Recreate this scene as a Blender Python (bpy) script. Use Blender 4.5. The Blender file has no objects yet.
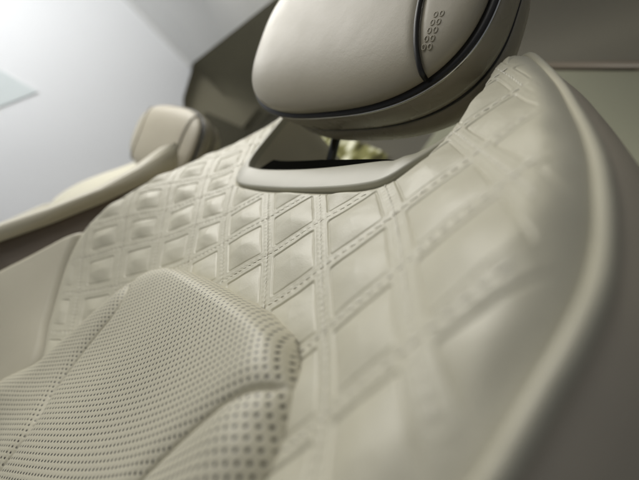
import bpy, bmesh, math
import numpy as np
from mathutils import Vector, Matrix
rng = np.random.default_rng(7)
scene = bpy.context.scene
COL = scene.collection
CM = 0.01

# ------------------------------------------------------------------ seat surface (centimetres; s across, t up the backrest)
W = 3.5; H = 0.738 * W
SC = [2.433, 4.037, -2.712, 1.547, -0.364, 3.005, 0.386, 1.031, -1.017]
GC = [-0.108, -0.147, -0.0012, 0.151]
def surf(s, t, lift=0.0):
    s = np.asarray(s, float); t = np.asarray(t, float)
    u = s / 7; v0 = t / 5; v = -1.35+.12*np.logaddexp(0, (v0+1.35)/.12)
    y = -(SC[0]*u**2 + SC[1]*u**4 + SC[2]*u**6) + SC[3]*v**2 + SC[4]*v**3 + SC[5]*u**2*v + SC[6]*u**2*v**2 + SC[7]*u**4*v + SC[8]*v**4
    # the foot of the backrest runs on straight
    y = y + 1.0*(v0-v)
    return np.stack([W*s*(1+GC[0]*u**2+GC[1]*v), y - lift, H*t*(1+GC[2]*v)+GC[3]*W*u**2], -1)

NODES = [(0,-1,1.069,1.003),(0,0,1.99,0.044),(0,1,2.985,-1.044),(0,2,4.015,-2.057),(0,3,5.037,-2.865),(1,0,3.062,0.979),(1,1,3.973,0.06),(1,2,4.964,-1.039),(1,3,5.937,-2.047),(2,0,3.99,2.128),(2,1,5.046,1.147),(2,2,6.16,-0.024),(2,3,7.015,-0.966),(3,-1,4.094,3.988),(3,0,4.849,3.111),(3,1,5.887,1.863),(-1,-2,-1.017,0.951),(-1,-1,-0.002,0.006),(-1,0,0.992,-0.973),(-1,1,2.027,-2.033),(-2,-3,-3.007,0.881),(-2,-2,-2.051,-0.185),(-2,-1,-1.083,-1.027),(-2,0,-0.011,-1.94),(-3,-4,-4.869,0.901),(-3,-3,-4.037,0.13),(-3,-2,-2.951,-0.874),(-4,-3,-4.901,-0.949),(-4,-2,-4.033,-1.877),(-4,-4,-6.099,0.085),(-5,-3,-6.067,-1.957),(-5,-2,-5.108,-2.878),(-6,-2,-5.965,-4.112),(-6,-3,-6.851,-3.171)]
N_L = np.array([[i+j+2, i-j] for i, j, a, b in NODES], float)
N_D = np.array([[a-(i+j+2), b-(i-j)] for i, j, a, b in NODES])
_K = np.exp(-((N_L[:, None]-N_L[None])**2).sum(-1)/(2*1.1**2))
N_W = np.linalg.solve(_K + 0.12*np.eye(len(N_L)), N_D)
def warp(L):
    out = np.zeros_like(L)
    for n in range(len(N_L)):
        k = np.exp(-((L-N_L[n])**2).sum(-1)/(2*1.1**2))
        out += k[..., None]*N_W[n]
    return out

def spline(pts, n=8, closed=False):
    P = [np.array(p, float) for p in pts]; m = len(P); out = []
    rngk = range(m) if closed else range(m-1)
    for i in rngk:
        p0 = P[(i-1) % m] if (closed or i > 0) else P[0]*2-P[1]
        p1 = P[i]; p2 = P[(i+1) % m]
        p3 = P[(i+2) % m] if (closed or i < m-2) else P[-1]*2-P[-2]
        for k in range(n):
            x = k/n
            out.append(0.5*((2*p1)+(-p0+p2)*x+(2*p0-5*p1+4*p2-p3)*x*x+(-p0+3*p1-3*p2+p3)*x**3))
    if not closed: out.append(P[-1])
    return np.array(out)

SCL = np.array([W, H])
def inside(q, poly):
    x, y = q[:, 0], q[:, 1]; r = np.zeros(len(q), bool)
    a = poly; b = np.roll(poly, -1, 0)
    for i in range(len(a)):
        if a[i, 1] == b[i, 1]: continue
        c = ((a[i, 1] > y) != (b[i, 1] > y))
        r ^= c & (x < (b[i, 0]-a[i, 0])*(y-a[i, 1])/(b[i, 1]-a[i, 1])+a[i, 0])
    return r
def dist(q, line, attr=None, closed=False):
    """distance in cm from param points to a polyline, and the attribute at the nearest point"""
    Q = q*SCL; A = line[:-1]*SCL; B = line[1:]*SCL
    if closed: A = line*SCL; B = np.roll(line, -1, 0)*SCL
    best = np.full(len(q), 1e9); at = np.zeros((len(q), attr.shape[1])) if attr is not None else None
    for i in range(len(A)):
        d = B[i]-A[i]; l2 = (d**2).sum()
        if l2 < 1e-12: continue
        k = np.clip(((Q-A[i])@d)/l2, 0, 1)
        e = np.hypot(Q[:, 0]-A[i, 0]-k*d[0], Q[:, 1]-A[i, 1]-k*d[1])
        m = e < best; best[m] = e[m]
        if attr is not None:
            j = (i+1) % len(line)
            at[m] = attr[i]*(1-k[m, None])+attr[j]*k[m, None]
    return best, at
def sstep(x, a, b):
    k = np.clip((x-a)/(b-a), 0, 1); return k*k*(3-2*k)

# ------------------------------------------------------------------ object helpers
def mesh_np(name, V, F, mat, parent=None, smooth=True, uv=None):
    me = bpy.data.meshes.new(name)
    V = np.asarray(V, np.float32)*CM; F = np.asarray(F, np.int32); k = F.shape[1]
    me.vertices.add(len(V)); me.vertices.foreach_set('co', V.ravel())
    me.loops.add(F.size); me.loops.foreach_set('vertex_index', F.ravel())
    me.polygons.add(len(F)); me.polygons.foreach_set('loop_start', np.arange(0, F.size, k, dtype=np.int32))
    me.polygons.foreach_set('loop_total', np.full(len(F), k, np.int32))
    if uv is not None:
        l = me.uv_layers.new(name='UVMap'); l.data.foreach_set('uv', np.asarray(uv, np.float32)[F.ravel()].ravel())
    me.update(calc_edges=True)
    me.polygons.foreach_set('use_smooth', np.full(len(F), smooth))
    me.validate()
    me.materials.append(mat)
    o = bpy.data.objects.new(name, me); COL.objects.link(o)
    if parent: o.parent = parent
    return o
def tag(o, label=None, cat=None, group=None, kind=None):
    if label: o['label'] = label
    if cat: o['category'] = cat
    if group: o['group'] = group
    if kind: o['kind'] = kind
    return o
def grid_faces(n, m, wrap=False):
    """n rows, m columns; wrap closes the columns"""
    i = np.arange(n-1)[:, None]; j = np.arange(m if wrap else m-1)[None]
    j2 = (j+1) % m
    return np.stack([i*m+j, i*m+j2, (i+1)*m+j2, (i+1)*m+j], -1).reshape(-1, 4)
def merge(parts):
    V = []; F = []; n = 0
    for v, f in parts:
        V.append(np.asarray(v, float)); F.append(np.asarray(f)+n); n += len(v)
    return np.concatenate(V), np.concatenate(F)
def frames(path):
    T = np.gradient(path, axis=0); T /= np.linalg.norm(T, axis=1)[:, None]
    return T
def tube(path, r, seg=12, squash=None):
    path = np.asarray(path, float); n = len(path); T = frames(path)
    ref = np.array([0.0, 1, 0.13]); ref /= np.linalg.norm(ref)
    A = np.cross(T, ref); A /= np.linalg.norm(A, axis=1)[:, None]; B = np.cross(T, A)
    th = np.linspace(0, 2*np.pi, seg, endpoint=False)
    rr = np.broadcast_to(np.asarray(r, float), (n,))
    V = path[:, None]+rr[:, None, None]*(np.cos(th)[None, :, None]*A[:, None]+np.sin(th)[None, :, None]*B[:, None])
    V = V.reshape(-1, 3); F = grid_faces(n, seg, True)
    # caps as quads collapsed to centre
    c0 = len(V); V = np.concatenate([V, path[:1], path[-1:]])
    cap = [[c0, (j+1) % seg, j, j] for j in range(seg)]
    cap2 = [[c0+1, (n-1)*seg+j, (n-1)*seg+(j+1) % seg, (n-1)*seg+(j+1) % seg] for j in range(seg)]
    return V, F, cap, cap2
def tube_obj(name, path, r, mat, parent=None, seg=12):
    V, F, c, c2 = tube(path, r, seg)
    me = bpy.data.meshes.new(name)
    me.from_pydata((V*CM).tolist(), [], F.tolist()+[x[:3] for x in c]+[x[:3] for x in c2])
    for p in me.polygons: p.use_smooth = True
    me.materials.append(mat); me.update()
    o = bpy.data.objects.new(name, me); COL.objects.link(o); o.parent = parent
    return o
def bm_obj(name, bm, mat, parent=None, smooth=False):
    me = bpy.data.meshes.new(name); bmesh.ops.recalc_face_normals(bm, faces=bm.faces); bm.to_mesh(me); bm.free()
    for p in me.polygons: p.use_smooth = smooth
    me.materials.append(mat)
    o = bpy.data.objects.new(name, me); COL.objects.link(o)
    if parent: o.parent = parent
    return o
def prism(name, pts, vec, mat, parent=None, bev=0.0, smooth=False):
    """polygon (cm, 3-D points) pushed along vec"""
    bm = bmesh.new(); vec = Vector(vec)
    a = [bm.verts.new(Vector(p)*CM) for p in pts]; b = [bm.verts.new((Vector(p)+vec)*CM) for p in pts]
    bm.faces.new(a); bm.faces.new(b[::-1]); n = len(a)
    for i in range(n): bm.faces.new((a[i], b[i], b[(i+1) % n], a[(i+1) % n]))
    if bev: bmesh.ops.bevel(bm, geom=list(bm.edges), offset=bev*CM, segments=3, affect='EDGES')
    return bm_obj(name, bm, mat, parent, smooth or bev > 0)
def empty(name, loc=(0, 0, 0)):
    o = bpy.data.objects.new(name, None); COL.objects.link(o); o.location = Vector(loc)*CM; o.empty_display_size = .05
    return o

# ------------------------------------------------------------------ materials
def new_mat(name):
    m = bpy.data.materials.new(name); m.use_nodes = True
    nt = m.node_tree; b = nt.nodes['Principled BSDF']
    return m, nt, b
def leather(name, col, rough=.42, bump=.25, scale=1.0, var=.05, spec=.45, perf=False):
    m, nt, b = new_mat(name); N = nt.nodes; L = nt.links
    tc = N.new('ShaderNodeTexCoord')
    no = N.new('ShaderNodeTexNoise'); no.inputs['Scale'].default_value = 9; no.inputs['Detail'].default_value = 5
    L.new(tc.outputs['Object'], no.inputs['Vector'])
    mr = N.new('ShaderNodeMapRange'); mr.inputs['To Min'].default_value = 1-var; mr.inputs['To Max'].default_value = 1+var
    mr.inputs['From Min'].default_value = .3; mr.inputs['From Max'].default_value = .7
    L.new(no.outputs['Fac'], mr.inputs['Value'])
    mx = N.new('ShaderNodeMix'); mx.data_type = 'RGBA'; mx.blend_type = 'MULTIPLY'; mx.inputs[0].default_value = 1
    mx.inputs[6].default_value = (*col, 1); L.new(mr.outputs[0], mx.inputs[7])
    # grain: small rounded pebbles with fine wrinkles
    vo = N.new('ShaderNodeTexVoronoi'); vo.inputs['Scale'].default_value = 1100*scale; L.new(tc.outputs['Object'], vo.inputs['Vector'])
    n2 = N.new('ShaderNodeTexNoise'); n2.inputs['Scale'].default_value = 420*scale; n2.inputs['Detail'].default_value = 4
    L.new(tc.outputs['Object'], n2.inputs['Vector'])
    ad = N.new('ShaderNodeMath'); ad.operation = 'MULTIPLY_ADD'; L.new(vo.outputs['Distance'], ad.inputs[0]); ad.inputs[1].default_value = .5
    L.new(n2.outputs['Fac'], ad.inputs[2])
    n3 = N.new('ShaderNodeTexNoise'); n3.inputs['Scale'].default_value = 38*scale; n3.inputs['Detail'].default_value = 3
    L.new(tc.outputs['Object'], n3.inputs['Vector'])
    bp0 = N.new('ShaderNodeBump'); bp0.inputs['Strength'].default_value = .35*bump; bp0.inputs['Distance'].default_value = .0035
    L.new(n3.outputs['Fac'], bp0.inputs['Height'])
    bp = N.new('ShaderNodeBump'); bp.inputs['Strength'].default_value = bump; bp.inputs['Distance'].default_value = .0002
    L.new(ad.outputs[0], bp.inputs['Height']); L.new(bp0.outputs[0], bp.inputs['Normal'])
    rr = N.new('ShaderNodeMapRange'); rr.inputs['To Min'].default_value = rough-.06; rr.inputs['To Max'].default_value = rough+.08
    L.new(n3.outputs['Fac'], rr.inputs['Value']); L.new(rr.outputs[0], b.inputs['Roughness'])
    b.inputs['Specular IOR Level'].default_value = spec
    if perf:
        # punched holes on a staggered grid, laid out in the leather's own flat coordinates (metres)
        uv = N.new('ShaderNodeUVMap'); uv.uv_map = 'UVMap'
        sx = N.new('ShaderNodeSeparateXYZ')
        # slight hand-made irregularity
        L.new(uv.outputs[0], sx.inputs[0])
        px, pz = .0061, .0042
        def math_(op, a, bb=None, c=None):
            n = N.new('ShaderNodeMath'); n.operation = op
            for k, v in enumerate((a, bb, c)):
                if v is None: continue
                if isinstance(v, (int, float)): n.inputs[k].default_value = v
                else: L.new(v, n.inputs[k])
            return n.outputs[0]
        def cell(ox, oz):
            fx = math_('FRACT', math_('MULTIPLY_ADD', sx.outputs[0], 1/px, 50+ox))
            fz = math_('FRACT', math_('MULTIPLY_ADD', sx.outputs[1], 1/pz, 50+oz))
            dx = math_('MULTIPLY', math_('SUBTRACT', fx, .5), px); dz = math_('MULTIPLY', math_('SUBTRACT', fz, .5), pz)
            return math_('SQRT', math_('ADD', math_('MULTIPLY', dx, dx), math_('MULTIPLY', dz, dz)))
        d = math_('MINIMUM', cell(0, 0), cell(.5, .5))
        hole = N.new('ShaderNodeMapRange'); hole.interpolation_type = 'SMOOTHSTEP'
        hole.inputs['From Min'].default_value = .00062; hole.inputs["From Max"].default_value = .00080
        hole.inputs['To Min'].default_value = 1; hole.inputs['To Max'].default_value = 0; L.new(d, hole.inputs['Value'])
        pa_ = N.new('ShaderNodeAttribute'); pa_.attribute_name = 'punched'
        hp = math_('MULTIPLY', hole.outputs[0], pa_.outputs['Fac'])
        m2 = N.new('ShaderNodeMix'); m2.data_type = 'RGBA'; L.new(hp, m2.inputs[0])
        L.new(mx.outputs[2], m2.inputs[6]); m2.inputs[7].default_value = (.016, .013, .009, 1)
        L.new(m2.outputs[2], b.inputs['Base Color'])
        dim = N.new('ShaderNodeMapRange'); dim.interpolation_type = 'SMOOTHSTEP'
        dim.inputs['From Min'].default_value = .0004; dim.inputs['From Max'].default_value = .0017; L.new(d, dim.inputs['Value'])
        bp3 = N.new('ShaderNodeBump'); bp3.inputs['Strength'].default_value = .3; bp3.inputs['Distance'].default_value = .0006
        L.new(dim.outputs[0], bp3.inputs['Height']); L.new(bp.outputs[0], bp3.inputs['Normal']); L.new(bp3.outputs[0], b.inputs['Normal'])
    else:
        L.new(mx.outputs[2], b.inputs['Base Color']); L.new(bp.outputs[0], b.inputs['Normal'])
    return m
def plain(name, col, rough=.5, metal=0.0, var=.06, scale=6, emit=None, coat=0, spec=.5):
    m, nt, b = new_mat(name); N = nt.nodes; L = nt.links
    tc = N.new('ShaderNodeTexCoord'); no = N.new('ShaderNodeTexNoise'); no.inputs['Scale'].default_value = scale; no.inputs['Detail'].default_value = 6
    L.new(tc.outputs['Object'], no.inputs['Vector'])
    mr = N.new('ShaderNodeMapRange'); mr.inputs['To Min'].default_value = 1-var; mr.inputs['To Max'].default_value = 1+var
    mr.inputs['From Min'].default_value = .3; mr.inputs['From Max'].default_value = .7
    L.new(no.outputs['Fac'], mr.inputs['Value'])
    mx = N.new('ShaderNodeMix'); mx.data_type = 'RGBA'; mx.blend_type = 'MULTIPLY'; mx.inputs[0].default_value = 1
    mx.inputs[6].default_value = (*col, 1); L.new(mr.outputs[0], mx.inputs[7]); L.new(mx.outputs[2], b.inputs['Base Color'])
    b.inputs['Roughness'].default_value = rough; b.inputs['Metallic'].default_value = metal
    b.inputs['Specular IOR Level'].default_value = spec
    if coat: b.inputs['Coat Weight'].default_value = coat; b.inputs['Coat Roughness'].default_value = .1
    if emit: b.inputs['Emission Color'].default_value = (*emit[:3], 1); b.inputs['Emission Strength'].default_value = emit[3]
    return m
BEIGE = (.60, .572, .448)
M_QUILT = leather('cream_leather', BEIGE, .42, .48)
M_PERF = leather('perforated_leather', (.60, .568, .442), .46, .25, perf=True)
M_SIDE = leather('smooth_leather', (.55, .515, .40), .42, .22)
M_SHELL = leather('back_leather', (.60, .535, .415), .5, .2)
M_HEAD = leather('headrest_leather', (.37, .335, .25), .40, .25, spec=.5)
M_BAND = leather('glossy_leather', (.36, .325, .245), .26, .12)
M_THREAD = plain('sewing_thread', (.80, .77, .66), .6, scale=400, var=.12)
M_BEZEL = plain('satin_trim', (.40, .385, .30), .40, scale=30, var=.03)
M_BLACK = plain('gloss_black', (.004, .004, .004), .4, spec=.12)
M_SLOT = plain('slot_shade', (.006, .006, .005), .8, spec=0)
M_SEAM = plain('dark_seam', (.012, .011, .010), .4)
M_CHROME = plain('bright_chrome', (.75, .74, .70), .12, 1.0, var=.02)
M_STEEL = plain('dark_steel', (.10, .10, .09), .2, 1.0)
M_TAUPE = plain('taupe_welt', (.16, .14, .10), .5)
M_BROWN = leather('brown_leather', (.22, .18, .14), .5, .2)

# ------------------------------------------------------------------ outlines of the seat back (s, t)
# each point: s, t, edge drop (cm), roll radius (cm)
RIGHT = [(3.75,3.4,.35,.7),(3.66,4.0,.4,.8),(3.68,4.5,.6,1.0),(3.9,4.88,.9,1.4),(4.3,4.8,1.0,1.8),(5.23,3.47,1.0,1.3),(6.15,1.75,1.0,1.3),(6.71,.56,1.05,1.5),(6.96,-.16,1.2,1.8),(7.08,-.72,1.4,2.0),(7.15,-1.25,1.4,2.4),(7.1,-1.7,1.4,2.8),(7.0,-2.07,1.4,3.2),(6.92,-2.36,1.4,3.4),(6.84,-2.61,1.4,3.4),(6.65,-3.2,1.3,3.2),(6.3,-4.5,.7,2.0),(5.4,-5.8,.5,1.0),(4.6,-6.8,.4,.8),(4.2,-7.6,.4,.8),(4.1,-9.4,.4,.8)]
LEFT = [(-4.1,-9.4,.3,.7),(-3.9,-7.5,.3,.7),(-4.92,-6.39,.3,.7),(-6.0,-5.07,.3,.8),(-6.84,-3.76,.4,.9),(-7.25,-3.0,.8,1.2),(-7.5,-2.1,1.3,1.5),(-7.6,-.8,1.5,1.6),(-7.5,.7,1.5,1.6),(-7.2,2.2,1.5,1.6),(-6.75,3.5,1.4,1.5),(-6.2,4.5,1.2,1.4),(-5.75,5.05,.9,1.2),(-5.3,4.95,.6,.9),(-4.85,4.2,.4,.7),(-4.25,3.1,.35,.6),(-3.8,2.25,.3,.5),(-3.4,1.55,.3,.5),(-3.05,1.15,.3,.5),(-2.5,1.02,.3,.5),(-1.1,1.0,.3,.5),(1.1,.97,.3,.5),(2.6,.95,.3,.5),(3.15,1.02,.3,.5),(3.45,1.25,.3,.5),(3.64,1.6,.3,.5),(3.75,2.3,.35,.6)]
OUT4 = spline(RIGHT+LEFT, 6, closed=True)
OUT, OUTA = OUT4[:, :2], OUT4[:, 2:]
EDGE_R = spline([x[:2] for x in RIGHT[3:16]], 4)
EDGE_L = spline([x[:2] for x in LEFT[1:13]], 4)
def dropped(q):
    """seat surface with its edges rolled back; returns points and edge distance"""
    d, a = dist(q, OUT, OUTA, closed=True)
    k = np.clip(1-d/np.maximum(a[:, 1], .1), 0, 1)
    P = surf(q[:, 0], q[:, 1]); P[:, 1] += a[:, 0]*(k**1.9)
    return P, d

INS = spline([(4.25,-9.3),(4.55,-6.5),(4.62,-5.0),(4.55,-3.75),(4.38,-3.2),(4.16,-2.8),(3.85,-2.5),(3.4,-2.24),(2.8,-2.1),(1.9,-2.02),(.2,-2.02),(-1.2,-2.1),(-2.1,-2.3),(-2.8,-2.65),(-3.25,-3.15),(-3.55,-3.9),(-3.75,-4.8),(-3.88,-5.8),(-3.9,-7.0),(-3.75,-9.3)], 6, closed=True)
SEAMS = [spline([(-1.0,-9.4),(-1.3,-7.8),(-1.95,-6.8),(-2.25,-5.9),(-2.34,-5.1),(-2.36,-4.5),(-2.5,-4.0),(-2.8,-3.6)], 8),
         spline([(2.5,-9.4),(2.55,-6.2),(2.68,-5.14),(2.92,-4.5),(3.25,-3.9),(3.6,-3.4),(3.95,-3.02),(4.2,-2.86),(4.5,-2.8)], 8)]
CB = [0.17, 0.14]     # band half widths in lattice units
def quilt_height(q, dedge):
    L = q.copy()
    for _ in range(4): L = q-warp(L)
    i = (L[:, 0]+L[:, 1]-2)/2; j = (L[:, 0]-L[:, 1]-2)/2
    a = i-np.floor(i); b = j-np.floor(j)
    cba = np.interp(L[:, 0], [-6, -2, 1, 4, 6], [.20, .17, .13, .13, .15]); cbb = np.interp(L[:, 0], [-6, -2, 1, 4, 6], [.20, .16, .125, .12, .12])
    pitch = 4.2
    da = (np.minimum(a, 1-a)-cba)*pitch; db = (np.minimum(b, 1-b)-cbb)*pitch
    # signed distance to the pad, rounded corner
    k = .10
    d = np.minimum(da, db)-k*np.maximum(0, 1-np.abs(da-db)/(2*k))**2*.5
    pa, pb = np.maximum(da, 0), np.maximum(db, 0)
    h = np.where(d > 0, .34*(1-np.exp(-(pa/.85)**1.15))*(1-np.exp(-(pb/.85)**1.15)), 0)
    hash_ = np.sin(np.floor(i)*12.9+np.floor(j)*78.2)*43758.5; hash_ -= np.floor(hash_)
    h *= (.85+.3*hash_)*np.interp(L[:, 0], [-6, 2, 6], [1.0, 1.0, .75])
    h -= .055*np.exp(-(d/.042)**2)
    h += .022*np.exp(-((d+.12)/.05)**2)
    h += .035*np.clip(np.where(d < 0, -d/.5, 0), 0, 1)**.6
    # stitched channels down the middle of every band
    ca = np.minimum(a, 1-a)*pitch; cb = np.minimum(b, 1-b)*pitch
    h -= .018*np.exp(-(ca/.12)**2)+.03*np.exp(-(cb/.13)**2)
    # the thread pulls small puckers into the hide beside it
    h += .010*np.sin(j*pitch*2*np.pi/.40)*np.exp(-((ca-.12)/.12)**2)+.010*np.sin(i*pitch*2*np.pi/.46)*np.exp(-((cb-.12)/.12)**2)
    h += .012*np.sin(i*9.1+np.sin(j*7.3)*2)*np.sin(j*8.3+np.sin(i*6.1)*2)
    return h, L

def slack(q): return .05*np.sin(q[:, 0]*2.1+q[:, 1]*1.3)*np.sin(q[:, 1]*1.7-.6)
def quilted_panel(parent, step=.0128, quilt=True, mat=None):
    s = np.arange(-7.8, 7.6, step); t = np.arange(-8.2, 5.5, step*1.33)
    Sg, Tg = np.meshgrid(s, t); q = np.stack([Sg.ravel(), Tg.ravel()], 1)
    ins = inside(q, OUT)
    di, _ = dist(q, INS, closed=True)
    deep = inside(q, INS) & (di > 1.6)
    keep = ins & ~deep
    idx = np.full(len(q), -1); idx[keep] = np.arange(keep.sum())
    q = q[keep]
    P, d = dropped(q)
    if quilt:
        h, L = quilt_height(q, d)
        dr, _ = dist(q, EDGE_R); dl, _ = dist(q, EDGE_L)
        fade = sstep(d, .1, .5)*sstep(dr, .5, 1.7)*sstep(dl, .5, 1.5)
        # left and right borders are plain for a wider strip, the strip under the trim is not
        P[:, 1] -= h*fade
        # gentle slack in the hide
        P[:, 1] -= slack(q)
    F = grid_faces(len(t), len(s)); F = idx[F]; F = F[(F >= 0).all(1)]
    return mesh_np('quilted_panel', P, F, mat or M_QUILT, parent)

def stitches(parent):
    """thread dashes down the middle of the bands of the quilting"""
    base_v = []; seg = 6
    prof = [(-.5, .25), (-.46, .8), (-.25, 1), (.25, 1), (.46, .8), (.5, .25)]
    rows_out = []
    def line(fix, val, pitch, length, lo, hi, off=0.0):
        u = np.linspace(lo, hi, 4000)
        if fix == 'i': i = np.full_like(u, val); j = u
        else: j = np.full_like(u, val); i = u
        L = np.stack([i+j+2, i-j], 1)
        q = L+warp(L)
        ok = inside(q, OUT) & ~inside(q, INS)
        if ok.sum() < 20: return
        P, d = dropped(q); P[:, 1] -= slack(q)+.012; dr, _ = dist(q, EDGE_R)
        arc = np.concatenate([[0], np.cumsum(np.linalg.norm(np.diff(P, axis=0), axis=1))])
        T = np.gradient(P, axis=0); T /= np.linalg.norm(T, axis=1)[:, None]
        n = int(arc[-1]/pitch); cs = []; ds = []; ln = []
        for k in range(n):
            x = int(np.searchsorted(arc, (k+.5)*pitch))
            if x >= len(u)-1 or not ok[x] or d[x] < .45 or dr[x] < 1.6: continue
            # a thread dives in at crossings of the other family
            other = u[x]-round(u[x])
            cs.append(P[x]); ds.append(T[x]); ln.append(length*(1+.12*rng.standard_normal()))
        if len(cs) < 2: return
        cs = np.array(cs); ds = np.array(ds); ln = np.array(ln)
        gaps = np.where(np.linalg.norm(np.diff(cs, axis=0), axis=1) > 3*pitch)[0]+1
        for c, e, l in zip(np.split(cs, gaps), np.split(ds, gaps), np.split(ln, gaps)):
            if len(c) > 1: sew(c, e, l)
    def sew(cs, ds, ln):
        up = np.array([0, -1.0, 0]); sd = np.cross(ds, up); sd /= np.linalg.norm(sd, axis=1)[:, None]; nn = np.cross(sd, ds)
        tilt = rng.uniform(-.10, .10, len(cs))[:, None]
        ds2 = ds+sd*(.12+tilt); th = np.linspace(0, 2*np.pi, seg, endpoint=False)
        R_ = .042; V = []
        for a, r in prof:
            for x in th:
                V.append(cs+ds2*(a*ln)[:, None]+nn*(.012+.55*R_*r*math.sin(x)-(.03 if abs(a) > .45 else 0))+sd*(R_*r*math.cos(x)))
        V = np.stack(V, 1); n1 = V.shape[1]
        F0 = grid_faces(len(prof), seg, True)[:, ::-1]
        F = (F0[None]+(np.arange(len(cs))*n1)[:, None, None]).reshape(-1, 4)
        mesh_np('stitch_row', V.reshape(-1, 3), F, M_THREAD, parent)
    for v in range(-7, 7):
        line('i', v, .40, .34, -8, 9)
        line('j', v, .46, .36, -9, 9)

PAD_H = 1.6
def insert_pad(parent, step=.03, mat=None):
    s = np.arange(-4.9, 5.1, step); t = np.arange(-9.2, -1.85, step*1.3)
    Sg, Tg = np.meshgrid(s, t); q = np.stack([Sg.ravel(), Tg.ravel()], 1)
    keep = inside(q, INS); idx = np.full(len(q), -1); idx[keep] = np.arange(keep.sum())
    shape = Sg.shape
    P = surf(q[:, 0], q[:, 1])
    d, _ = dist(q, INS, closed=True); d = np.where(keep, d, 0)
    R_ = np.interp(q[:, 1], [-3.4, -2.5], [3.1, 1.5]); x = np.clip(d/R_, 0, 1)
    hgt = (PAD_H-.5*sstep(-q[:, 1], 4.5, 7.5)*sstep(-q[:, 0], .5, 3))*(1-(1-x)**2.6)
    hgt += .45*(1-np.exp(-d/3.5))
    nohole = sstep(d, .12, .2)
    for sm in SEAMS:
        ds_, _ = dist(q, sm); nohole = nohole*sstep(ds_, .12, .2)
        hgt -= (.24*np.exp(-(ds_/.11)**2)+.22*np.exp(-(ds_/.6)**2))*sstep(d, .0, .9)
    P[:, 1] -= hgt-.12
    # flat coordinates of the hide: arc length of a mid-height section across, plain height up
    sm_ = np.linspace(s[0], s[-1], 800); rim = np.minimum(sm_+4.15, 4.5-sm_)*W
    xx = np.clip(rim/3.1, 0, 1); yy = surf(sm_, np.full_like(sm_, -3.9))[:, 1]-PAD_H*(1-(1-xx)**2.6)
    da = np.hypot(np.gradient(sm_)*W, np.gradient(yy)); da = np.minimum(da, 2.2*np.gradient(sm_)*W)
    arc = np.cumsum(da); arc -= np.interp(0, sm_, arc)
    uv = np.stack([np.interp(q[:, 0], sm_, arc), q[:, 1]*H*1.03], 1)[keep]*CM
    F = grid_faces(len(t), len(s)); F = idx[F]; F = F[(F >= 0).all(1)]
    o = mesh_np('perforated_insert', P[keep], F, mat or M_PERF, parent, uv=uv)
    at = o.data.attributes.new('punched', 'FLOAT', 'POINT'); at.data.foreach_set('value', nohole[keep].astype(np.float32))
    return o

def side_bolster(parent, sgn, step=.06, mat=None):
    seam = [(-6.84,-3.76),(-6.0,-5.07),(-4.92,-6.39),(-3.95,-7.5),(-4.1,-9.2)] if sgn < 0 else [(6.3,-4.5),(5.4,-5.8),(4.6,-6.8),(4.2,-7.6),(4.1,-9.2)]
    top = (-7.22,-3.05) if sgn < 0 else (6.6,-3.05)
    outer = [(-7.55,-4),(-7.7,-5.5),(-7.75,-7.5),(-7.6,-9.2)] if sgn < 0 else [(6.85,-4),(7.0,-5.5),(7.0,-7.5),(7.0,-9.2)]
    A = spline([top]+seam, 20); B = spline([top]+outer, 20)
    # resample both to same count and blend
    def rs(P, n):
        a = np.concatenate([[0], np.cumsum(np.linalg.norm(np.diff(P*SCL, axis=0), axis=1))]); x = np.linspace(0, a[-1], n)
        return np.stack([np.interp(x, a, P[:, k]) for k in range(2)], 1)
    n = 120; m = 60; A = rs(A, n); B = rs(B, n)
    k = np.linspace(0, 1, m)[None, :, None]
    q = (A[:, None]*(1-k)+B[:, None]*k).reshape(-1, 2)
    P = surf(q[:, 0], q[:, 1])
    wd = np.linalg.norm((B-A)*SCL, axis=1)[:, None]
    kk = k[..., 0]
    dA = (kk*wd); dB = ((1-kk)*wd)
    drop = .45*np.clip(1-dA/.9, 0, 1)**2.2+1.9*np.clip(1-dB/1.9, 0, 1)**2.2
    P[:, 1] += drop.ravel()-.1*np.clip(dA/2, 0, 1).ravel()
    F = grid_faces(n, m)
    return mesh_np('side_bolster', P, F, mat or M_SIDE, parent)

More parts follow.
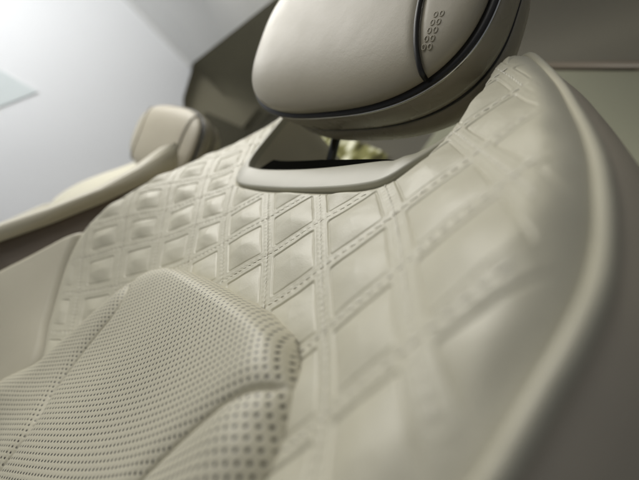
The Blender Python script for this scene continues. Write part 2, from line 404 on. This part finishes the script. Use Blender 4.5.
# outer outline of the whole back (down the right, over the notch, down the left)
def outer_path():
    r = [(7.0,-9.2),(7.0,-6.5),(6.9,-4.5)]+[(x[0], x[1]) for x in RIGHT[15:3:-1]]
    l = [(-5.75,5.05),(-6.2,4.5),(-6.75,3.5),(-7.2,2.2),(-7.5,.7),(-7.6,-.8),(-7.5,-2.1),(-7.25,-3.0),(-7.55,-4),(-7.7,-5.5),(-7.75,-7.5),(-7.6,-9.2)]
    return np.array(r), np.array(l)
def rolled(q):
    P, d = dropped(q)
    return P
def side_pts(q, side):
    P = surf(q[:, 0], q[:, 1])
    low = q[:, 1] < -3.1
    _, a = dist(q, OUT, OUTA, closed=True)
    P[:, 1] += np.where(low & (side < 0), 1.6, np.clip(a[:, 0]+.1, 1.0, 2.2) if side > 0 else 1.4)
    return P
def shell(parent, mat=None):
    r, l = outer_path()
    r = spline(r, 8); l = spline(l, 8)
    notch = spline([(3.68,4.5),(3.66,4.0),(3.75,3.4),(3.7,2.3),(3.6,1.6),(3.4,1.25),(3.1,1.02),(2.6,.95),(1.1,.97),(-1.1,1.0),(-2.5,1.02),(-3.05,1.15),(-3.4,1.55),(-3.8,2.25),(-4.25,3.1),(-4.85,4.2),(-5.3,4.95)], 6)
    PR = side_pts(r, 1); PL = side_pts(l, -1); PN = surf(notch[:, 0], notch[:, 1]); PN[:, 1] += .5
    P = np.concatenate([PR, PN, PL])
    n = len(P)
    # smooth in-plane normals (pointing out of the seat)
    T = np.gradient(P[:, [0, 2]], axis=0); T /= np.linalg.norm(T, axis=1)[:, None]+1e-9
    Nn = np.stack([T[:, 1], -T[:, 0]], 1)
    for _ in range(12): Nn[1:-1] = (Nn[:-2]+2*Nn[1:-1]+Nn[2:])/4
    Nn /= np.linalg.norm(Nn, axis=1)[:, None]
    isn = np.zeros(n); isn[len(PR):len(PR)+len(PN)] = 1
    for _ in range(6): isn[1:-1] = (isn[:-2]+2*isn[1:-1]+isn[2:])/4
    prof = [(-.35, .12), (.15, .12), (.4, .5), (.7, 1.4), (.95, 2.8), (1.05, 4.6), (1.0, 7), (.7, 9), (.0, 10.2), (-1.5, 10.8)]
    yb = np.clip(P[:, 1], -20, 20)
    rows = []
    for o, b in prof:
        on = o*(1-isn)+(min(o, .0)-.1)*isn
        Q = P.copy(); Q[:, 0] += Nn[:, 0]*on; Q[:, 2] += Nn[:, 1]*on
        k = sstep(np.array([b]), 2, 9)[0]
        Q[:, 1] = (P[:, 1]+b)*(1-k)+k*(b+.0+.25*P[:, 1])
        rows.append(Q)
    V = np.concatenate(rows); F = grid_faces(len(prof), n)
    o = mesh_np('back_shell', V, F, mat or M_SHELL, parent)
    # back cover
    bm = bmesh.new(); vs = [bm.verts.new(Vector(p)*CM) for p in rows[-1][::3]]
    f = bm.faces.new(vs); bmesh.ops.triangulate(bm, faces=[f])
    bm_obj('back_cover', bm, mat or M_SHELL, parent)
    return o

def piping(parent, mat=None):
    r, l = outer_path()
    r = spline(np.concatenate([r, [(3.95,4.95),(3.7,4.6),(3.66,4.1)]]), 8)
    P = side_pts(r, 1); P[:, 1] -= .12
    m_ = len(P); e_ = sstep(np.arange(m_), m_-26, m_-4); P[:, 1] += .25*e_
    tube_obj('piping', P, .225*(1-.6*e_), mat or M_QUILT, parent, 16)
    l = spline(l, 8); P = side_pts(l, -1); P[:, 1] -= .05
    tube_obj('piping', P, .25, mat or M_QUILT, parent, 12)

# ------------------------------------------------------------------ trim frame round the notch
def trim_frame(parent, fine=True, mat=None):
    path = spline([(-5.55,5.25),(-5.2,4.9),(-4.85,4.25),(-4.25,3.15),(-3.8,2.3),(-3.42,1.6),(-3.05,1.17),(-2.5,1.03),(-1.1,1.0),(1.1,.97),(2.6,.96),(3.15,1.03),(3.45,1.27),(3.64,1.62),(3.76,2.3),(3.77,2.9),(3.72,3.5)], 8)
    P = surf(path[:, 0], path[:, 1])
    T = np.gradient(P[:, [0, 2]], axis=0); T /= np.linalg.norm(T, axis=1)[:, None]
    Nn = np.stack([-T[:, 1], T[:, 0]], 1)           # into the opening
    for _ in range(6): Nn[1:-1] = (Nn[:-2]+2*Nn[1:-1]+Nn[2:])/4
    Nn /= np.linalg.norm(Nn, axis=1)[:, None]
    s = path[:, 0]; bottom = sstep(-path[:, 1], -2.2, -1.0)  # 1 along the bottom
    # width of the strip: wide at the bottom, narrow on the arms
    wide = .42+1.35*bottom
    wide = wide*(1-.35*sstep(s, 2.2, 3.5))*np.where(s > 0, 1-.9*sstep(path[:, 1], 1.3, 2.8), 1)
    proud = np.where(s > 0, 1-sstep(path[:, 1], 1.2, 2.4), 1)
    for _ in range(14):
        wide[1:-1] = (wide[:-2]+2*wide[1:-1]+wide[2:])/4; proud[1:-1] = (proud[:-2]+2*proud[1:-1]+proud[2:])/4; bottom[1:-1] = (bottom[:-2]+2*bottom[1:-1]+bottom[2:])/4
    prof = [(-.12, .75, 0), (-.12, .05, 0), (-.10, -.17, 0), (-.03, -.24, 0), (.08, -.26, 0), (.5, -.24, 1), (.93, -.20, 1), (.98, -.17, 1), (1.0, -.10, 1), (1.0, .0, 1), (1.0, .45, 1)]
    rows = []
    for x, y, wf in prof:
        off = x*wide if wf else np.full(len(P), x)
        Q = P.copy(); Q[:, 0] += Nn[:, 0]*off; Q[:, 2] += Nn[:, 1]*off; Q[:, 1] += np.where(y < .3, y*proud+.25*(1-proud), y)
        rows.append(Q)
    V = np.concatenate(rows); F = grid_faces(len(prof), len(P))
    fr = mesh_np('trim_frame', V, F, mat or M_BEZEL, parent)
    # inner reveal, a step behind the front strip
    prof = [(1.0, .44), (1.0, .5), (1.0, 1.5), (1.0, 1.8), (1.0, 2.4), (1.02, 5.5), (1.0, 9.8)]
    lift_ = 1.5*bottom
    rows = []
    for x, y in prof:
        off = x*wide+lift_*(y > 1)
        Q = P.copy(); Q[:, 0] += Nn[:, 0]*off; Q[:, 2] += Nn[:, 1]*off; Q[:, 1] += y*(1-bottom)+bottom*min(y, 1.9)
        rows.append(Q)
    V = np.concatenate(rows); F = grid_faces(len(prof), len(P))
    mesh_np('inner_reveal', V, F, mat or M_SIDE, fr)
    # slot on the ledge; a matt black strip stands for its recess shade
    sel = (s > -3.15) & (s < 3.1) & (path[:, 1] < 1.5)
    Pb = P[sel]; wb = wide[sel]; nb = Nn[sel]; k = np.linspace(0, 1, len(Pb)); tp = np.clip(np.minimum(k/.08, (1-k)/.5), .0, 1)**.7
    rows = []
    for x, y in [(-.2, .40), (.0, .34), (.5, .40), (1.5, .60), (1.75, .70), (1.8, .85), (1.8, 1.35), (1.6, 1.52), (-.2, 1.56)]:
        off = wb+x*np.where(x > 0, tp, 1); Q = Pb.copy(); Q[:, 0] += nb[:, 0]*off; Q[:, 2] += nb[:, 1]*off; Q[:, 1] += y; rows.append(Q)
    V = np.concatenate(rows); F = grid_faces(len(rows), len(Pb))
    mesh_np('belt_slot', V, F, M_SLOT, fr)
    return fr

# ------------------------------------------------------------------ headrest
HX, HA, HB, HZB, HEX, HC = -1.1, 11.12, 6.95, 9.34, 2.82, -0.37
HRZ, HRX, HY0 = 0.18, -0.37, -4.19
HTH = np.linspace(0, 2*np.pi, 240, endpoint=False)+.003
def hr_tr(x, y, z):
    y = y+HC*(x/HA)**2+HY0
    x2 = x*math.cos(HRZ)-y*math.sin(HRZ); y2 = x*math.sin(HRZ)+y*math.cos(HRZ)
    return np.stack([HX+x2, y2*math.cos(HRX)+z*math.sin(HRX), HZB+HB+z*math.cos(HRX)-y2*math.sin(HRX)], -1)
def hr_xz(k):
    c, s_ = np.cos(HTH), np.sin(HTH)
    return np.sign(c)*np.abs(c)**(2/HEX)*HA*k, np.sign(s_)*np.abs(s_)**(2/HEX)*HB*k
def loft(rings):
    n = len(rings[0]); V = np.concatenate(rings); return V, grid_faces(len(rings), n, True)
def headrest(parent, fine=True):
    n = len(HTH)
    def ring(y, k, dz=0.0):
        x, z = hr_xz(k); return hr_tr(x, np.full(n, float(y)), z+dz)
    def xw(z): return np.interp(z, [-7, -5.6, -5.2, -4.1, -2.7, -1.4, 1, 4, 6, 7], [8.6, 8.4, 8.25, 7.85, 7.5, 7.3, 7.3, 7.6, 8.2, 8.5])
    rings = []; loc = []
    vs = list(np.linspace(.015, .999, 60))
    for v in vs:
        a = v*np.pi/2; k = math.sin(a)**.7; y = -.3-1.5*math.cos(a)**.85
        x, z = hr_xz(k*.982)
        # shallow gutter where the welt is sewn in
        g = .22*np.exp(-((x-xw(z))/.35)**2)*(1-v**6)
        rings.append(hr_tr(x, y+g, z)); loc.append((x, z))
    for y, k in [(-.22, .982), (-.1, .98), (-.02, .97), (.02, .95)]:
        x, z = hr_xz(k); rings.append(hr_tr(x, np.full(n, y), z)); loc.append((x, z))
    c0 = rings[0].mean(0); rings.insert(0, np.repeat(c0[None], n, 0)+(rings[0]-c0)*.01); loc.insert(0, (loc[0][0]*.01, loc[0][1]*.01))
    V, F = loft(rings); lx = np.concatenate([l[0] for l in loc]); lz = np.concatenate([l[1] for l in loc])
    f = np.abs(lx)-xw(lz)
    # snap the welt: faces belong to the wing when their centre is past the curve
    wing = (f[F].mean(1) > 0) & ((lx[F].mean(1) > 0) | (not fine))
    hr = mesh_np('headrest', V, F[~wing], M_HEAD, parent)
    for sg in ((1,) if fine else (1, -1)):
        sel = wing & (lx[F].mean(1)*sg > 0)
        Fw = F[sel]; u, inv = np.unique(Fw, return_inverse=True)
        wp = mesh_np('wing_pad', V[u], inv.reshape(-1, 4), M_HEAD, hr)
        z = np.linspace(-5.62, 5.9, 80); x = xw(z)*sg
        for _ in range(6): x[1:-1] = (x[:-2]+2*x[1:-1]+x[2:])/4
        # depth of the pad at that spot
        k = (np.abs(x/HA)**HEX+np.abs(z/HB)**HEX)**(1/HEX)
        a = np.arcsin(np.clip(k, 0, 1)**(1/.7)); y = -.3-1.5*np.cos(a)**.85
        tube_obj('welt', hr_tr(x, y+.03, z), .155, M_SEAM if fine else M_TAUPE, hr, 8)
    # embossed mark on the wing facing the door: two chains of small loops
    V2 = []; nn = 0
    for row in range(5):
        for c in range(2):
            cx_ = 8.35+.28*row*.25+c*.36; cz_ = -4.2+row*.44
            th = np.linspace(0, 2*np.pi, 17); px = cx_+.11*np.cos(th); pz = cz_+.15*np.sin(th)
            k = (np.abs(px/HA)**HEX+np.abs(pz/HB)**HEX)**(1/HEX); a = np.arcsin(np.clip(k, 0, 1)**(1/.7)); y = -.3-1.5*np.cos(a)**.85
            v, f_, _, _ = tube(hr_tr(px, y+.027, pz), .038, 8); V2.append((v, f_))
    v, f_ = merge(V2); mesh_np('embossed_mark', v, f_, M_HEAD, hr)
    V, F = loft([ring(-.06, .93), ring(-.04, 1.0), ring(.02, 1.018), ring(.11, 1.024), ring(.19, 1.018), ring(.24, .99), ring(.26, .93)])
    mesh_np('seam_trim', V, F, M_SEAM, hr)
    V, F = loft([ring(.27, .95), ring(.27, .99), ring(.3, 1.014), ring(.42, 1.016), ring(.5, 1.0)])
    mesh_np('bright_line', V, F, M_CHROME, hr)
    V, F = loft([ring(.36, .95), ring(.38, .99), ring(.6, 1.008), ring(1.4, 1.005), ring(2.1, .995), ring(2.6, .98), ring(2.7, .965), ring(2.72, .93)])
    mesh_np('middle_band', V, F, M_BAND, hr)
    V, F = loft([ring(2.71, .92), ring(2.73, .968), ring(2.85, .972), ring(2.98, .966), ring(3.0, .92)])
    mesh_np('seam_trim', V, F, M_SEAM, hr)
    V, F = loft([ring(2.99, .92), ring(3.02, .95), ring(3.3, .96, -.1), ring(4.0, .955, -.2), ring(4.8, .93, -.25), ring(5.6, .87, -.2), ring(6.2, .72, 0), ring(6.5, .5, .2), ring(6.6, .25, .3), ring(6.65, .02, .3)])
    mesh_np('rear_shell', V, F, M_BAND, hr)
    return hr
def posts(hr):
    for x in (-7.0, 9.3):
        tube_obj('post', [(x, 3.3+.5*4.5, 6.2), (x, 3.3, 10.7), (x, 3.3-.5*2.2, 12.9)], .42, M_STEEL, hr, 20)

def seat(name, fine=True):
    root = empty(name, (0, 0, -22))
    K = empty('tmp') if False else None
    parts = []
    def grab(fn, *a, **k):
        o = fn(root, *a, **k); return o
    if fine:
        qp = quilted_panel(root)
        stitches(qp)
        ip = insert_pad(root)
        side_bolster(root, -1); side_bolster(root, 1)
    else:
        quilted_panel(root, .06, False); insert_pad(root, .08)
        side_bolster(root, -1); side_bolster(root, 1)
    shell(root); piping(root); trim_frame(root, fine)
    hr = headrest(root, fine); posts(hr)
    # parts were built in seat coordinates; the root stands at the foot of the backrest
    for o in root.children: o.matrix_parent_inverse = Matrix.Translation((0, 0, 22*CM))
    return root

seat_a = seat('car_seat')
tag(seat_a, 'large cream leather car seat in the foreground with diamond quilted shoulders and perforated centre', 'car seat', 'cream leather seats side by side')
seat_b = seat('car_seat', fine=False)
seat_b.location.x = -.66; seat_b.location.y = .022; seat_b.location.z = -.232; seat_b.rotation_euler = (math.radians(0), 0, math.radians(12))
tag(seat_b, 'out of focus cream seat at far left against the white wall', 'car seat', 'cream leather seats side by side')

# ------------------------------------------------------------------ camera
cam = bpy.data.cameras.new('camera'); co = bpy.data.objects.new('camera', cam); COL.objects.link(co)
e = (1.8881226056, -0.6165093088, 0.894339983)
cx, sx = math.cos(e[0]), math.sin(e[0]); cy, sy = math.cos(e[1]), math.sin(e[1]); cz, sz = math.cos(e[2]), math.sin(e[2])
Mr = Matrix(((cz, -sz, 0), (sz, cz, 0), (0, 0, 1))) @ Matrix(((cy, 0, sy), (0, 1, 0), (-sy, 0, cy))) @ Matrix(((1, 0, 0), (0, cx, -sx), (0, sx, cx)))
co.matrix_world = Matrix.Translation(Vector((27.15013261, -10.38683611, -6.68514963))*CM) @ Mr.to_4x4()
cam.sensor_fit = 'HORIZONTAL'; cam.sensor_width = 36; cam.lens = 36*450/639
cam.clip_start = .004; cam.clip_end = 60
cam.dof.use_dof = True; cam.dof.focus_distance = .25; cam.dof.aperture_fstop = 5.7; cam.dof.aperture_blades = 0
scene.camera = co

# ------------------------------------------------------------------ setting
exec_setting = True
M_WALL = plain('white_wall', (.83, .835, .835), .8, var=.02, scale=2)
M_CEIL = plain('ceiling_fabric', (.70, .70, .68), .9, var=.04, scale=5)
M_OLIVE = plain('olive_trim', (.36, .33, .23), .6, var=.08, scale=4)
M_OLIVE2 = plain('taupe_trim', (.36, .335, .23), .6, var=.08, scale=4)
M_REAR = plain('rear_trim', (.085, .078, .054), .6, var=.08, scale=4)
M_LIN = plain('sage_lining', (.31, .31, .22), .7, var=.05, scale=3)
M_LEDGE = plain('ledge_trim', (.15, .125, .09), .5, var=.08, scale=4)
M_PATCH = plain('patch_colour', (.68, .73, .72), .6, var=.03)
M_DARK = plain('dark_trim', (.13, .12, .08), .6, var=.1, scale=4)
def slab(name, pts, vec, mat, bev=0): 
    o = prism(name, pts, vec, mat, None, bev); tag(o, kind='structure'); return o
slab('wall', [(-150, -320, -160), (-150, 30, -160), (-150, 30, 16), (-150, .6, 48.4), (-150, -4.5, 60), (-150, -320, 60)], (-3, 0, 0), M_WALL)
slab('ceiling', [(-156, -320, 60.2), (-156, -5.5, 60.2), (60, -2, 60.2), (60, -320, 60.2)], (0, 0, 3), M_CEIL)
slab('ceiling_edge', [(-149.6, -320, 58.6), (-149.6, -5, 58.6), (-148.6, -5, 60.1), (-148.6, -320, 60.1)], (-.35, 0, 0), M_CEIL)
slab('pillar_trim', [(-157, -30, -160), (-157, 46, -160), (-157, 46, 130), (-157, -30, 130)], (-3, 0, 0), M_OLIVE2)
slab('pillar_lining', [(-153.9, -8, 62.5), (-153.9, 11.2, 62.7), (-153.9, 24.5, 71), (-153.9, 27, 20), (-153.9, -8, 20)], (-2, 0, 0), M_OLIVE)
slab('lower_lining', [(-148.5, 9.9, 50.5), (-148.5, 27, 58), (-148.5, 27, -40), (-148.5, 9.9, -40)], (-1.2, 0, 0), M_DARK)
slab('rear_wall', [(-157, 30, -60), (90, 30, -60), (90, 30, 130), (-157, 30, 130)], (0, 3, 0), M_REAR)
# lighter lower lining on the right, below its ledge
slab('rear_lining', [(-36, 29, -20), (70, 29, -20), (70, 29, 26.5), (-4.6, 29, 49.6), (-36, 29, 60.3)], (0, .9, 0), M_LIN, .3)
slab('ledge', [(-36, 28.6, 60.6), (-4.6, 28.6, 49.9), (70, 28.6, 26.8), (70, 28.6, 28.2), (-4.6, 28.6, 51.3), (-36, 28.6, 62)], (0, 1.3, 0), M_LEDGE, .3)
M_WIN = bpy.data.materials.new('daylit_window'); M_WIN.use_nodes = True
nt = M_WIN.node_tree; nt.nodes.clear()
o_ = nt.nodes.new('ShaderNodeOutputMaterial'); em = nt.nodes.new('ShaderNodeEmission'); tc = nt.nodes.new('ShaderNodeTexCoord')
no = nt.nodes.new('ShaderNodeTexNoise'); no.inputs['Scale'].default_value = 19; no.inputs['Detail'].default_value = 3
cr = nt.nodes.new('ShaderNodeValToRGB'); el = cr.color_ramp.elements
el[0].position = .40; el[0].color = (.06, .055, .025, 1); el[1].position = .66; el[1].color = (1, .98, .75, 1)
x = el.new(.54); x.color = (.26, .25, .10, 1)
nt.links.new(tc.outputs['Object'], no.inputs['Vector']); nt.links.new(no.outputs['Fac'], cr.inputs[0]); nt.links.new(cr.outputs[0], em.inputs[0]); em.inputs[1].default_value = .9
nt.links.new(em.outputs[0], o_.inputs[0])
win = slab('rear_window', [(-96, 28.2, 42), (-80, 28.2, 33), (-46, 28.2, 28), (-46, 28.2, 38), (-70, 28.2, 46), (-90, 28.2, 52)], (0, 1.2, 0), M_WIN)
# pale pointed patch on the white wall, shaped as a thin slab
patch = prism('wall_patch', [(-149.9, -80, -12), (-149.9, -42, -12), (-149.9, -36.3, 3.7), (-149.9, -32.3, 15), (-149.9, -43.3, 12.6), (-149.9, -80, 4.7)], (.3, 0, 0), M_PATCH)
tag(patch, 'pale grey green pointed patch on the white wall', 'wall board')
# brown sided armrest between the two seats
arm = empty('centre_armrest', (-34, 0, -22)); tag(arm, 'brown sided armrest with cream top between the two seats', 'armrest')
top = [(-12.2, -20), (-10.1, -14.5), (-7.7, -10), (-5.3, -4.9), (-3.4, -.3), (-1.4, 4.5)]
bm_pts = [(-32, y, z) for y, z in top]+[(-32, 14, 4.5), (-32, 14, -22)]
a1 = prism('armrest_side', bm_pts, (-9, 0, 0), M_BROWN, arm, .25)
tp = [(-32.0+.5, y-.1, z+.05) for y, z in top]+[(-31.5, y-1.2-2.0*max(0, (z+2)/11), z+1.4+2.2*max(0, (z+2)/11)) for y, z in top[::-1]]
a2 = prism('armrest_top', tp, (-10, 0, 0), M_SIDE, arm, .35)
for o in arm.children: o.matrix_parent_inverse = Matrix.Translation((.34, 0, .22))

# ------------------------------------------------------------------ light
w = bpy.data.worlds.new('World'); scene.world = w; w.use_nodes = True
bg = w.node_tree.nodes['Background']; bg.inputs[0].default_value = (.9, .93, 1, 1); bg.inputs[1].default_value = .15
def area(name, loc, target, size, power, col=(1, 1, 1), sy=None):
    l = bpy.data.lights.new(name, 'AREA'); l.energy = power; l.color = col; l.size = size*CM
    if sy: l.shape = 'RECTANGLE'; l.size_y = sy*CM
    o = bpy.data.objects.new(name, l); COL.objects.link(o); o.location = Vector(loc)*CM
    d = (Vector(target)-Vector(loc)); o.rotation_euler = d.to_track_quat('-Z', 'Y').to_euler(); return o
area('showroom_light', (-72, -62, 57), (5, 0, 0), 70, 10, (1, .975, .92))
area('front_fill', (-38, -122, 35), (0, 0, 0), 90, 6.2, (1, .975, .92))  # soft fill added in front to brighten the seat; no lamp stands there
wl = area('wall_fill', (-98, -105, 22), (-150, -32, 18), 70, 4.9, (.965, .98, 1)); wl.data.spread = math.radians(125)  # added out of view only to brighten the white wall

scene.view_settings.view_transform = 'Standard'; scene.view_settings.look = 'None'
scene.view_settings.exposure = .06; scene.view_settings.gamma = 1
scene.render.engine = 'CYCLES'
scene.render.resolution_x = 1024; scene.render.resolution_y = 769
